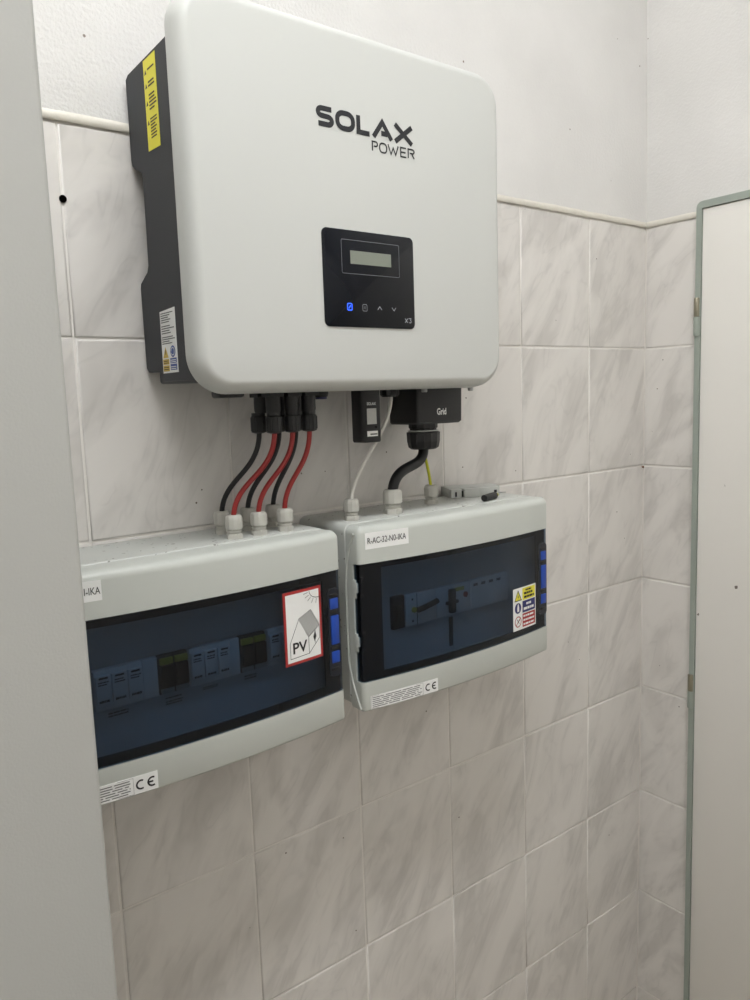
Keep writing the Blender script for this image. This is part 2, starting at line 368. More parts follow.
for z0, z1 in ROWS:
    xr = 0.0; w = 0.192
    while xr > ROOM_X0+0.21:
        tile(wall_back, xr-w/2, 0, (z0+z1)/2, w, z1-z0, 0)
        xr -= w; w = 0.2
    tile(wall_right, 0, -0.0625, (z0+z1)/2, 0.125, z1-z0, -math.pi/2)
    yy = -1.02
    while yy > ROOM_Y0+0.21:
        tile(wall_right, 0, yy-0.1, (z0+z1)/2, 0.2, z1-z0, -math.pi/2); yy -= 0.2

# cream edging strip along the top of the tiles
def edge_strip(x0, x1, name):
    prof = [(0.0014, 1.9985), (-0.0020, 1.9985), (-0.0032, 2.0003), (-0.0034, 2.0048), (-0.0026, 2.0075), (-0.0006, 2.0098), (0.0014, 2.0112)]
    return prof
prof = edge_strip(0, 0, '')
g = Geo(); rings = []; nseg = 60
for i in range(nseg+1):
    x = ROOM_X0+(0-ROOM_X0)*i/nseg; k = random.Random(i).uniform(-0.0006, 0.0006)
    rings.append([(x, a+(k if a < 0 else 0), b+(k*1.5 if b > 2.003 else 0)) for a, b in prof])
g.loft(rings); mk('trim_1', g, M_TRIM, smooth=True, kind='structure', label='cream edging strip above the tiles behind the inverter')
g = Geo(); rings = []
for i in range(10):
    y = -0.114*i/9; k = random.Random(i+90).uniform(-0.0005, 0.0005)
    rings.append([(a+(k if a < 0 else 0), y, b) for a, b in prof])
g.loft(rings); mk('trim_2', g, M_TRIM, smooth=True, kind='structure', label='short cream edging strip beside the door frame')
# drilled hole in the left joint
g = Geo().lathe((-1.1913, -0.0004, 1.9109), [(0.0044, 0.003), (0.0044, -0.0005), (0.0030, -0.0007), (0.0010, -0.0007)], 16, 'y')
mk('drill_hole', g, M_DARKHOLE, wall_back, smooth=True, label='small black drilled hole in the tile joint')
# rusty nail left in the corner joint
g = Geo().lathe((-0.004, -0.002, 1.497), [(0.0018, 0.006), (0.0018, 0), (0.0026, -0.0004), (0.0012, -0.0018)], 10, 'y')
mk('nail', g, mat('rust', lin(105, 70, 48), 0.8, vary=0.2, vscale=200), wall_back, label='small rusty nail in the corner joint')

# ---------------------------------------------------------------- door on the right wall
door = bpy.data.objects.new('door_1', None); COL.objects.link(door); BASE[door.name] = Vector((0, -0.115, 0)); door.location = BASE[door.name]
tag(door, 'white door leaf in a narrow green-grey metal frame', kind='structure')
DL, DR, DT = -0.1185, -1.03, 2.0245; FX = -0.013; fwid = 0.0108
r = 0.012
outer = [(DL, 0.0)]+[(DL-r+r*math.cos(math.radians(a)), DT-r+r*math.sin(math.radians(a))) for a in range(0, 91, 15)]
outer += [(DR+r+r*math.cos(math.radians(a)), DT-r+r*math.sin(math.radians(a))) for a in range(90, 181, 15)]+[(DR, 0.0)]
inner = [(DL-fwid, 0.0)]+[(DL-fwid, DT-0.0135)]*7+[(DR+fwid, DT-0.0135)]*7+[(DR+fwid, 0.0)]
g = Geo(); n = len(outer)
vs = [(FX, y, z) for y, z in outer]+[(FX, y, z) for y, z in inner]+[(0.0005, y, z) for y, z in outer]+[(0.0005, y, z) for y, z in inner]
fs = []
for i in range(n-1):
    fs += [(i, i+1, n+i+1, n+i), (2*n+i, 3*n+i, 3*n+i+1, 2*n+i+1), (i, 2*n+i, 2*n+i+1, i+1), (n+i, n+i+1, 3*n+i+1, 3*n+i)]
fs = [f for f in fs]
g.add(vs, fs)
frame = mk('door_frame', g, M_DOORGREEN, door, label='green-grey painted metal frame')
g = Geo().box(-0.0095, 0.002, DR+fwid+0.001, DL-fwid-0.0008, 0.006, DT-0.0145)
leaf = mk('door_leaf', g, M_LEAF, door, bevel=0.0012)
for k, zc in enumerate((1.8035, 1.0265)):
    h = mk('hinge', Geo().lathe((-0.013, DL-0.004, zc), [(0.0052, 0.001), (0.0056, 0.002), (0.0056, 0.0355), (0.0048, 0.0375)], 14), M_BRASS, door, smooth=True, label='brass-toned hinge knuckle')
    mk('lower_knuckle', Geo().lathe((-0.013, DL-0.004, zc), [(0.0048, -0.037), (0.0058, -0.0345), (0.0058, 0.0), (0.0045, 0.0005)], 14), M_DOORGREEN, h, smooth=True)
mk('door_handle', Geo().tube([(-0.0095, DR+0.075, 1.05), (-0.05, DR+0.075, 1.05), (-0.055, DR+0.08, 1.05), (-0.055, DR+0.19, 1.05)], 0.009), M_STEEL, door, smooth=True)
door.rotation_euler = (math.radians(-0.28), 0, 0)
door.location = (0, -0.115-0.0098, 0)

# ---------------------------------------------------------------- tall grey cabinet on the left
CX, CY = -1.3232, -0.40
cab = thing('metal_cabinet', (-1.63, -0.2, 0), 'tall light grey cabinet with a flat door, cut off by the left edge', 'cabinet')
mk('body', Geo().box(CX-0.60, CX-0.002, CY+0.022, -0.004, 0.0, 2.10), M_CABINET, cab, bevel=0.003)
pl = rrect(CX-0.602, CX, CY, CY+0.0205, 0.0042, 6)
g = Geo().loft([[(x, y, 0.06) for x, y in pl], [(x, y, 2.095) for x, y in pl]])
cdoor = mk('door', g, M_CABINET, cab, smooth=True, angle=50)
mk('handle', Geo().box(CX-0.57, CX-0.545, CY-0.018, CY, 1.0, 1.12), M_BLACKPL, cdoor, bevel=0.005)

# ================================================================ inverter
IX0, IX1, IZ0, IZ1 = -1.1195, -0.6345, 1.6765, 2.1065
YR, YF = -0.153, -0.181
inv = thing('solar_inverter', (-0.877, -0.08, 1.68), 'white and black wall-mounted solar inverter with a small display', 'inverter')
# white front cover: rounded rectangle rings, bulging out of the rim and rolling over to the face
def cover_ring(ins, y, r): return [(a, y, b) for a, b in rrect(IX0+ins, IX1-ins, IZ0+ins, IZ1-ins, max(0.004, r-ins), 12)]
rings = [cover_ring(0.003, YR+0.004, 0.045), cover_ring(0.0005, YR+0.001, 0.045), cover_ring(0.0, YR-0.002, 0.045)]
R = 0.014
rings += [cover_ring(0.001, YR-0.006, 0.045)]
for k in range(1, 11):
    a = math.radians(90*k/10); rings.append(cover_ring(0.001+R*(1-math.cos(a)), (YR-0.006)-(YF-YR+0.006)*-math.sin(a), 0.045))
g = Geo().loft(rings); cover = mk('front_cover', g, M_WHITE, inv, smooth=True, angle=60)
# black metal body behind it
BX0, BX1 = -1.105, -0.650
g = Geo().box(BX0+0.002, BX1-0.002, YR+0.003, -0.036, 1.6925, 2.064)
body = mk('body', g, M_BLACKMET, inv, bevel=0.003)
def side_poly():
    P = [(-0.004, 1.9655), (-0.004, 2.0585), (-0.012, 2.0625), (YR+0.0025, 2.0665), (YR+0.0025, 1.693), (-0.060, 1.6945), (-0.056, 1.706),
         (-0.012, 1.7075), (-0.006, 1.713), (-0.005, 1.812), (-0.007, 1.818), (-0.030, 1.829), (-0.034, 1.836), (-0.036, 1.938), (-0.032, 1.9455), (-0.014, 1.9525), (-0.006, 1.958)]
    return P
for x0, x1 in ((BX0-0.0015, BX0+0.0035), (BX1-0.0035, BX1+0.0015)):
    mk('side_panel', Geo().prism(side_poly(), x0, x1, 'x'), M_BLACKMET, inv, bevel=0.0008, seg=1)
for i in range(15):                                        # heat sink fins behind the body
    x = BX0+0.03+i*(BX1-BX0-0.06)/14
    mk('heat_sink_fin', Geo().box(x-0.0012, x+0.0012, -0.037, -0.012, 1.72, 2.04), M_BLACKMET, inv)
mk('wall_bracket', Geo().box(BX0+0.03, BX1-0.03, -0.012, -0.0005, 1.86, 1.93), M_STEEL, inv)
# stickers on the left side
XS = BX0-0.0016; fl = on_xneg(XS)
def sidemap(u, v, h): return (XS-h, u, v)
ys = mk('warning_sticker', slab(Geo(), [(-0.0605, 1.9615), (-0.0605, 2.0605), (-0.0945, 2.0610), (-0.0945, 1.9600)], sidemap, -0.0002, 0.0003), M_YELLOW, inv, label='narrow yellow warning sticker')
g = Geo(); rr = random.Random(3); pol = []
for a, b, n in ((2.046, 2.050, 1), (2.028, 2.036, 2), (2.003, 2.022, 5), (1.972, 1.996, 7)):
    for q in bars(0.072, 0.0925, a, b, n, 0.5, 0.35, False, rr): pol.append([(-u, v) for u, v in q])
for z in (2.044, 2.029, 2.010, 1.989):
    pol.append([(-0.0635, z), (-0.0695, z), (-0.0665, z+0.0055)])
flat(g, pol, sidemap, 0.0006); mk('print', g, mat('warning_ink', lin(70, 66, 30), 0.6), ys)
ws = mk('rating_sticker', slab(Geo(), [(-0.0595, 1.7045), (-0.0595, 1.7775), (-0.1030, 1.7795), (-0.1030, 1.7045)], sidemap, -0.0002, 0.0003), M_STICKER, inv, label='white rating sticker with yellow and blue fields')
g = Geo(); pol = []
for a, b, n in ((1.763, 1.776, 5), (1.750, 1.761, 4), (1.738, 1.748, 4)):
    for q in bars(0.0625, 0.1005, a, b, n, 0.42, 0.5, False, rr): pol.append([(-u, v) for u, v in q])
flat(g, pol, sidemap, 0.0006); mk('print', g, M_FINEINK, ws)
g = Geo(); flat(g, [[(-0.0625, 1.7225), (-0.0785, 1.7225), (-0.0705, 1.7355)], [(-0.0615, 1.7065), (-0.0795, 1.7065), (-0.0795, 1.7135), (-0.0615, 1.7135)], [(-0.0615, 1.7145), (-0.0795, 1.7145), (-0.0795, 1.7210), (-0.0615, 1.7210)]], sidemap, 0.0006); mk('yellow_field', g, M_OCHRE, ws)
g = Geo(); flat(g, [arc(-0.0915, 1.7292, 0.0072, 0.0068, 0, 345, 23), [(-0.0825, 1.7075), (-0.1010, 1.7075), (-0.1010, 1.7145), (-0.0825, 1.7145)], [(-0.0825, 1.7155), (-0.1010, 1.7155), (-0.1010, 1.7215), (-0.0825, 1.7215)]], sidemap, 0.0006); mk('blue_field', g, M_SIGNBLUE, ws)
g = Geo(); pol = []
for v in (1.7085, 1.7108, 1.7165, 1.7186): pol.append([(-0.0840, v), (-0.0990, v), (-0.0990, v+0.0009), (-0.0840, v+0.0009)])
pol += stroke(arc(-0.0915, 1.7292, 0.0045, 0.0044, 0, 340, 18), 0.0009)
flat(g, pol, sidemap, 0.0008); mk('white_print', g, M_STICKER, ws)
g = Geo(); pol = []
for v in (1.7085, 1.7108, 1.7160, 1.7182): pol.append([(-0.0632, v), (-0.0778, v), (-0.0778, v+0.0008), (-0.0632, v+0.0008)])
pol.append([(-0.0698, 1.7265), (-0.0712, 1.7265), (-0.0712, 1.7320), (-0.0698, 1.7320)])
flat(g, pol, sidemap, 0.0008); mk('dark_print', g, M_INKBLACK, ws)

# maker's name on the cover
FM = on_y(YF)
def letters(defs, u, v0, v1, w):
    out = []
    for (a, b), strokes in zip(u, defs):
        for pts, closed in strokes:
            q = [(a+w/2+(b-a-w)*x, v0+w/2+(v1-v0-w)*y) for x, y in pts]; out += stroke(q, w, closed)
    return out
S_ = [([(1, 1), (0.28, 1)]+arc(0.28, 0.76, 0.28, 0.24, 100, 260, 10)+[(0.72, 0.5)]+arc(0.72, 0.25, 0.28, 0.25, 80, -80, 10)+[(0.72, 0), (0, 0)], False)]
O_ = [(arc(0.62, 0.58, 0.38, 0.42, 0, 90, 8)+arc(0.38, 0.58, 0.38, 0.42, 90, 180, 8)+arc(0.38, 0.42, 0.38, 0.42, 180, 270, 8)+arc(0.62, 0.42, 0.38, 0.42, 270, 360, 8), True)]
L_ = [([(0, 1.10), (0, 0), (1.08, 0)], False)]
A_ = [([(-0.06, -0.1), (0.5, 1.0), (1.06, -0.1)], False), ([(0.42, 0.24), (0.80, 0.24)], False)]
X_ = [([(-0.05, 1.1), (1.05, -0.1)], False), ([(1.05, 1.1), (0.5, 0.5)], False), ([(0.5, 0.5), (-0.05, -0.1)], False)]
pol = letters([S_, O_, L_, A_, X_], [(-0.9505, -0.9250), (-0.9230, -0.8937), (-0.8918, -0.8700), (-0.8672, -0.8355), (-0.8328, -0.8015)], 1.9850, 2.0085, 0.0061)
P_ = [([(0, 0), (0, 1), (0.7, 1)]+arc(0.7, 0.76, 0.3, 0.24, 80, -80, 6)+[(0.7, 0.52), (0.3, 0.52)], False)]
W_ = [([(0, 1.05), (0.27, 0), (0.5, 0.75), (0.73, 0), (1, 1.05)], False)]
E_ = [([(1, 1), (0, 1), (0, 0), (1, 0)], False), ([(0, 0.5), (0.9, 0.5)], False)]
R_ = [([(0, 0), (0, 1), (0.7, 1)]+arc(0.7, 0.78, 0.3, 0.22, 80, -80, 6)+[(0.7, 0.56), (0.3, 0.56)], False), ([(0.62, 0.5), (1, 0)], False)]
pol2 = letters([P_, O_, W_, E_, R_], [(-0.8690, -0.8590), (-0.8575, -0.8445), (-0.8440, -0.8255), (-0.8235, -0.8125), (-0.8110, -0.7990)], 1.9685, 1.9815, 0.0020)
mk('logo_lettering', flat(Geo(), pol, FM, 0.0003), M_INK, cover, label='SOLAX in bold dark letters')
mk('logo_subline', flat(Geo(), pol2, FM, 0.0003), M_INK, cover, label='POWER in thin dark letters')
# control panel
dp = mk('display_panel', Geo().loft([[(a, YF+0.001, b) for a, b in rrect(-0.9498, -0.8068, 1.7545, 1.8705, 0.007, 6)], [(a, YF-0.0012, b) for a, b in rrect(-0.9498, -0.8068, 1.7545, 1.8705, 0.007, 6)],
     [(a, YF-0.0018, b) for a, b in rrect(-0.9490, -0.8076, 1.7553, 1.8697, 0.0065, 6)]]), M_GLOSSBLK, inv, smooth=True, angle=50, label='black glossy control panel')
DM = on_y(YF-0.0018)
mk('screen_outline', flat(Geo(), stroke(rrect(-0.9224, -0.8318, 1.8188, 1.8588, 0.0015, 3), 0.00055, True), DM, 0.0002), M_LINE, dp)
mk('lcd_screen', slab(Geo(), [(-0.9092, 1.8307), (-0.8450, 1.8307), (-0.8450, 1.8465), (-0.9092, 1.8465)], DM, -0.0002, 0.0002), M_LCD, dp, label='grey-green blank LCD')
mk('power_icon', flat(Geo(), stroke(rrect(-0.9163, -0.9095, 1.7748, 1.7828, 0.0014, 4), 0.0013, True)+stroke([(-0.9143, 1.7768), (-0.9113, 1.7808)], 0.0014), DM, 0.0003), M_BLUELED, dp, label='lit blue icon')
mk('alarm_icon', flat(Geo(), stroke(rrect(-0.8928, -0.8862, 1.7745, 1.7825, 0.0012, 4), 0.0005, True)+stroke([(-0.8895, 1.7768), (-0.8895, 1.7806)], 0.0006), DM, 0.0003), M_ICON, dp)
mk('up_key', flat(Geo(), stroke([(-0.8692, 1.7768), (-0.8658, 1.7808), (-0.8624, 1.7768)], 0.0008), DM, 0.0003), M_ICON, dp)
mk('down_key', flat(Geo(), stroke([(-0.8460, 1.7806), (-0.8426, 1.7766), (-0.8392, 1.7806)], 0.0008), DM, 0.0003), M_ICON, dp)
mk('model_mark', flat(Geo(), stroke([(-0.8244, 1.7676), (-0.8196, 1.7622)], 0.0008)+stroke([(-0.8196, 1.7676), (-0.8244, 1.7622)], 0.0008)
     +stroke([(-0.8182, 1.7676), (-0.8140, 1.7676), (-0.8150, 1.7652)]+arc(-0.8155, 1.7637, 0.0017, 0.0016, 70, -150, 8), 0.0007), DM, 0.0003), M_ICON, dp, label='X3')
# fittings under the body
for x in (-0.988, -0.961, -0.935):
    for y in (-0.114, -0.084):
        mk('dc_socket', Geo().lathe((x, y, 1.652), [(0.0085, 0), (0.0095, 0.003), (0.0095, 0.041)], 14).box(x-0.0105, x+0.0105, y-0.0105, y+0.0105, 1.672, 1.6935), M_BLACKPL, inv, smooth=True)
mk('mounting_foot', Geo().box(-1.072, -1.038, -0.135, -0.112, 1.6725, 1.6935), M_BLACKPL, inv, bevel=0.003)
sw = mk('sealing_cap', Geo().lathe((-0.905, -0.100, 1.670), [(0.0085, 0), (0.010, 0.004), (0.010, 0.0235)], 14), M_BLACKPL, inv, smooth=True)
mk('blue_ring', Geo().lathe((-0.905, -0.100, 1.667), [(0.0078, 0), (0.0078, 0.0045)], 14), mat('blue_black', lin(52, 50, 92), 0.4), sw, smooth=True)
mk('signal_socket', Geo().lathe((-0.785, -0.098, 1.667), [(0.011, 0), (0.014, 0.003), (0.014, 0.012), (0.012, 0.013), (0.012, 0.0265)], 12), M_BLACKPL, inv)
GX0, GX1, GYF, GYB, GZ = -0.7455, -0.6545, -0.1125, -0.045, 1.6250
g = Geo().loft([[(a, b, GZ) for a, b in rrect(GX0+0.003, GX1-0.003, GYF+0.003, GYB, 0.004, 3)], [(a, b, GZ+0.003) for a, b in rrect(GX0, GX1, GYF, GYB, 0.005, 3)], [(a, b, 1.694) for a, b in rrect(GX0-0.001, GX1+0.001, GYF-0.001, GYB, 0.005, 3)]])
gc = mk('grid_terminal_cover', g, M_BLACKPL, inv, smooth=True, label='black terminal cover marked Grid')
mk('lettering', flat(Geo(), text_polys('Grid', -0.7085, -0.6895, 1.6380, 1.6480, 0.025), on_y(GYF-0.0006), 0.0005), M_STICKER, gc, label='Grid')
g = Geo().lathe((-0.707, -0.080, 1.5865), [(0.019, 0), (0.0235, 0.003), (0.0255, 0.012), (0.026, 0.0255), (0.0205, 0.027), (0.0205, 0.031), (0.0225, 0.0325), (0.0225, 0.0395)], 14)
gg = mk('grid_gland', g, M_BLACKPL, inv)
mk('collar_ring', Geo().lathe((-0.707, -0.080, 1.6137), [(0.0235, 0), (0.0235, 0.0016)], 20), M_MIDGREY, gg)
for x, y in ((-0.7450, -0.128), (-0.654, -0.130)):
    mk('cover_screw', Geo().lathe((x, y, 1.672), [(0.0035, 0), (0.0042, 0.0008), (0.0042, 0.009), (0.003, 0.0095), (0.003, 0.0215)], 10), M_STEEL, inv, smooth=True)

# ---------------------------------------------------------------- communication dongle
dn = thing('communication_dongle', (-0.825, -0.092, 1.6085), 'black plug-in communication stick with white stickers under the inverter', 'dongle')
pl = rrect(-0.842, -0.808, -0.1075, -0.078, 0.006, 4)
g = Geo().loft([[(x*0.94-0.825*0.06, y*0.94-0.0927*0.06, 1.6045) for x, y in pl], [(x, y, 1.6070) for x, y in pl], [(x, y, 1.6925) for x, y in pl]])
db = mk('body', g, M_BLACKPL, dn, smooth=True)
dmap = on_y(-0.1075)
mk('lettering', flat(Geo(), text_polys('SOLAX', -0.8345, -0.8185, 1.6565, 1.6605, 0.02), dmap, 0.0004), M_STICKER, db, label='SOLAX')
mk('sticker', slab(Geo(), [(-0.8345, 1.6300), (-0.8180, 1.6300), (-0.8180, 1.6520), (-0.8345, 1.6520)], dmap, -0.0002, 0.0003), mat('sticker_grey', lin(190, 190, 186), 0.5, vary=0.1, vscale=300), db)
ls = mk('serial_sticker', slab(Geo(), [(-0.8350, 1.6130), (-0.8165, 1.6130), (-0.8165, 1.6205), (-0.8350, 1.6205)], dmap, -0.0002, 0.0003), M_STICKER, db)
mk('print', flat(Geo(), [[(-0.830, 1.6150), (-0.8175, 1.6150), (-0.8175, 1.6170), (-0.830, 1.6170)]], dmap, 0.0005), M_FINEINK, ls)
mk('led', Geo().lathe((-0.8195, -0.1075, 1.6255), [(0.0016, 0.001), (0.0016, -0.0006)], 10, 'y'), M_GLOSSBLK, db)

# ================================================================ distribution boxes
BOX_W, D0, BULGE, RC, YB = 0.3875, 0.1525, 0.0135, 0.007, -0.124
BZ0, BZ1, WZ0, WZ1 = 1.2375, 1.4965, 1.2795, 1.4455
class Encl:
    def __init__(s, xl, name, label):
        s.x0, s.x1 = xl, xl+BOX_W; s.xc = xl+BOX_W/2
        s.root = thing(name, (s.xc, -0.07, BZ0), label, 'electrical box', 'grey distribution boxes under the inverter')
    def fy(s, x):
        t = (x-s.xc)/(BOX_W/2-RC); return -(D0+BULGE*(1-min(1, t*t)))
    def outline(s, ins=0.0, yb=YB, n=18, open_=False):
        r = max(0.001, RC-ins); yc = -D0+RC; x0, x1 = s.x0, s.x1
        P = [(x0+ins, yb)]
        P += [(x0+RC-r*math.cos(math.radians(a)), yc-r*math.sin(math.radians(a))) for a in range(0, 90, 15)]
        P += [(x0+RC+(BOX_W-2*RC)*i/n, s.fy(x0+RC+(BOX_W-2*RC)*i/n)+ins) for i in range(n+1)]
        P += [(x1-RC+r*math.cos(math.radians(a)), yc-r*math.sin(math.radians(a))) for a in range(75, -1, -15)]
        P += [(x1-ins, yb)]
        return P
    def band(s, levels, yb=YB):
        return Geo().loft([[(x, y, z) for x, y in s.outline(ins, yb)] for z, ins in levels])
    def shell(s, i0, i1, z0, z1, yb, xa=None, xb=None):
        A, B = s.outline(i0, yb), s.outline(i1, yb)
        if xa is not None:
            k = [j for j, p in enumerate(A) if xa-1e-6 <= p[0] <= xb+1e-6]; A = [A[j] for j in k]; B = [B[j] for j in k]
        g = Geo(); n = len(A)
        sec = [[(A[j][0], A[j][1], z0), (A[j][0], A[j][1], z1), (B[j][0], B[j][1], z1), (B[j][0], B[j][1], z0)] for j in range(n)]
        return g.loft(sec)
    def front(s, off=0.0): return lambda u, v, h: (u, s.fy(u)-off-h, v)
def gland(parent, x, y, z, r, h, name='cable_gland'):
    g = Geo().lathe((x, y, z), [(r*0.98, 0), (r*0.98, h*0.20), (r*0.9, h*0.22)], 6, phase=0.3)
    g.lathe((x, y, z+h*0.22), [(r*0.80, 0), (r*0.80, h*0.07), (r*0.90, h*0.08), (r*0.90, h*0.14), (r*0.80, h*0.15), (r*0.80, h*0.22)], 14)
    o = mk(name, g, M_GLAND, parent)
    cap = Geo().lathe((x, y, z+h*0.42), [(r*0.96, 0), (r*1.02, h*0.03), (r*1.02, h*0.40), (r*0.94, h*0.52), (r*0.78, h*0.58), (r*0.50, h*0.58)], 12)
    mk('cap_nut', cap, M_GLAND, o)
    return o
def build_box(e):
    x0, x1 = e.x0, e.x1
    # rear half with rolled edges
    pr = rrect(x0+0.0005, x1-0.0005, BZ0+0.001, BZ1+0.001, 0.012, 5)
    ps = rrect(x0+0.004, x1-0.004, BZ0+0.004, BZ1-0.0015, 0.010, 5)
    e.base = mk('rear_housing', Geo().loft([[(a, -0.0015, b) for a, b in ps], [(a, -0.012, b) for a, b in pr], [(a, YB+0.004, b) for a, b in pr], [(a, YB+0.0015, b) for a, b in ps]]), M_BOXTOP, e.root, smooth=True)
    R = 0.011
    lv = [(WZ1, 0.0), (BZ1-R, 0.0)]+[(BZ1-R+R*math.sin(math.radians(a)), R*(1-math.cos(math.radians(a)))) for a in (15, 30, 45, 60, 75, 90)]
    e.cov = mk('front_frame', e.band(lv), M_BOX, e.root, smooth=True, angle=50)
    g = e.band([(BZ0, 0.004), (BZ0+0.0012, 0.0012), (BZ0+0.004, 0.0), (WZ0, 0.0)])
    mk('lower_band', g, M_BOX, e.cov, smooth=True, angle=50)
    for a, b in ((x0, x0+0.0045), (x1-0.0045, x1)):
        mk('side_rail', Geo().box(a, b, -0.1375, YB, WZ0-0.001, WZ1+0.001), M_BOX, e.cov)
    for xx in (x0-0.0003, x1+0.0003):
        pts = bez((xx, -0.143, BZ1-0.010), (xx, -0.136, BZ1-0.02), (xx, -0.122, BZ1-0.045), (xx, -0.121, BZ1-0.085), 12)+bez((xx, -0.121, BZ0+0.075), (xx, -0.122, BZ0+0.05), (xx, -0.134, BZ0+0.025), (xx, -0.146, BZ0+0.004), 12)
        mk('side_rib', Geo().tube(pts, 0.0017, 8), M_BOX, e.cov, smooth=True)
    mk('inner_plate', Geo().box(x0+0.005, x1-0.005, -0.133, -0.1305, WZ0-0.004, WZ1+0.004), M_INPLATE, e.root)
    # smoked door with an opaque border moulded on its back
    zb, zt = WZ0+0.0012, WZ1-0.0012
    e.door = mk('smoked_door', e.shell(0.0008, 0.0036, zb, zt, -0.140), M_SMOKE, e.root, smooth=True, label='tinted blue see-through flap')
    xa, xb = x0+e.bl, x1-e.br
    bo = dict(yb=-0.140)
    mk('border_strip', e.shell(0.0040, 0.0062, zt-e.bt, zt, -0.140), M_DOORFRAME, e.door, smooth=True)
    mk('border_strip', e.shell(0.0040, 0.0062, zb, zb+e.bb, -0.140), M_DOORFRAME, e.door, smooth=True)
    A = e.outline(0.0040, -0.14)
    def vstrip(u0, u1):
        g = Geo(); n = 6; sec = []
        for i in range(n+1):
            u = u0+(u1-u0)*i/n; y = e.fy(u)
            sec.append([(u, y+0.0040, zb+e.bb), (u, y+0.0040, zt-e.bt), (u, y+0.0062, zt-e.bt), (u, y+0.0062, zb+e.bb)])
        return g.loft(sec)
    mk('border_strip', vstrip(x0+RC, xa), M_DOORFRAME, e.door, smooth=True)
    mk('border_strip', vstrip(xb, x1-RC), M_DOORFRAME, e.door, smooth=True)
    mk('border_strip', e.shell(0.0040, 0.0062, zb+e.bb, zt-e.bt, -0.140, x0, x0+RC+0.0005), M_DOORFRAME, e.door, smooth=True)
    mk('border_strip', e.shell(0.0040, 0.0062, zb+e.bb, zt-e.bt, -0.140, x1-RC-0.0005, x1), M_DOORFRAME, e.door, smooth=True)
    # blue latch at the right end of the door
    F = e.front()
    lp = mk('latch_plate', slab(Geo(), rrect(x1-0.0240, x1-0.0060, 1.303, 1.4225, 0.006, 4), lambda u, v, h: (u, -(D0+0.0008)-h, v), -0.002, 0.0006), M_LATCHPLATE, e.door)
    for k, (a, b) in enumerate(((1.3945, 1.4090), (1.3470, 1.3860), (1.3215, 1.3375))):
        mk('latch_tab', Geo().box(x1-0.0205, x1-0.0080, -(D0+0.0032 if k == 1 else D0+0.0024), -(D0+0.0005), a, b), M_BLUELATCH, lp, bevel=0.0018)
    for zz in (1.4135, 1.3905, 1.3425, 1.3135):
        mk('latch_slot', Geo().box(x1-0.0215, x1-0.0095, -(D0+0.0024), -(D0+0.0005), zz-0.0022, zz+0.0022), M_BLACKPL, lp, bevel=0.0008)
    # hinge lugs at the left end
    for zz in (1.4105, 1.3350):
        h = mk('hinge_lug', Geo().box(x0-0.0002, x0+0.0026, -0.1430, -0.1350, zz-0.0130, zz+0.0130).box(x0+0.0001, x0+0.0028, -0.1460, -0.1375, zz-0.0050, zz+0.0090), M_BOX, e.cov, bevel=0.0008)
        for dz in (-0.0105, 0.0135):
            mk('hinge_pin', Geo().lathe((x0+0.0065, -0.1485, zz+dz), [(0.0024, 0), (0.0024, 0.003)], 10), M_BLACKPL, h)

# box on the right (AC side)
ac = Encl(-0.8910, 'distribution_box', 'right grey distribution box with smoked door and long R-AC-32-N0-IKA label')
ac.bl, ac.br, ac.bt, ac.bb = 0.037, 0.030, 0.0075, 0.0095
build_box(ac)
# box on the left (PV side)
pv = Encl(-1.3085, 'distribution_box', 'left grey distribution box with red-edged PV sticker on its smoked door')
pv.bl, pv.br, pv.bt, pv.bb = 0.037, 0.030, 0.0095, 0.0105
build_box(pv)

def ce_polys(u0, v0, h):
    r = h/2; w = h*0.17
    return stroke(arc(u0+r, v0+r, r-w/2, r-w/2, 60, 300, 14), w)+stroke(arc(u0+r*3.15, v0+r, r-w/2, r-w/2, 60, 300, 14), w)+stroke([(u0+r*2.25, v0+r), (u0+r*3.3, v0+r)], w)
# --- AC stickers
F = ac.front()
lb = mk('name_label', strip_rect(Geo(), -0.8800, -0.8105, 1.4650, 1.4873, F, -0.0002, 0.0003), M_STICKER, ac.cov, label='white label reading R-AC-32-N0-IKA')
mk('lettering', flat(Geo(), text_polys('R-AC-32-N0-IKA', -0.8768, -0.8150, 1.4722, 1.4806, 0.004), F, 0.0006), M_INKBLACK, lb, label='R-AC-32-N0-IKA')
cl = mk('type_label', strip_rect(Geo(), -0.8800, -0.7650, 1.2405, 1.2595, F, -0.0002, 0.0003), M_STICKER, ac.cov, label='white type plate with CE mark')
rr = random.Random(11)
mk('fine_print', flat(Geo(), bars(-0.8775, -0.7945, 1.2420, 1.2580, 6, 0.36, 0.08, True, rr)+stroke([(-0.8790, 1.2412), (-0.7925, 1.2412), (-0.7925, 1.2588), (-0.8790, 1.2588)], 0.0003, True), F, 0.0006), M_FINEINK, cl)
mk('ce_mark', flat(Geo(), ce_polys(-0.7885, 1.2445, 0.0110), F, 0.0006), M_INKBLACK, cl, label='CE')
DF = ac.front(-0.0008)
SX0, SX1, SZ0, SZ1 = -0.5995, -0.5395, 1.2915, 1.3600
st = mk('safety_sticker', strip_rect(Geo(), SX0, SX1, SZ0, SZ1, DF, -0.0003, 0.0003), M_STICKER, ac.door, label='white sticker with yellow, blue and red safety fields')
fx0, fx1 = SX0+0.0235, SX1-0.0022
def field(z0, z1): return [[(fx0, z0), ((fx0+fx1)/2, z0), ((fx0+fx1)/2, z1), (fx0, z1)], [((fx0+fx1)/2, z0), (fx1, z0), (fx1, z1), ((fx0+fx1)/2, z1)]]
mk('yellow_field', flat(Geo(), field(1.3385, 1.3580)+[[(SX0+0.0035, 1.3400), (SX0+0.0205, 1.3400), (SX0+0.012, 1.3560)]], DF, 0.0005), M_YELLOW, st)
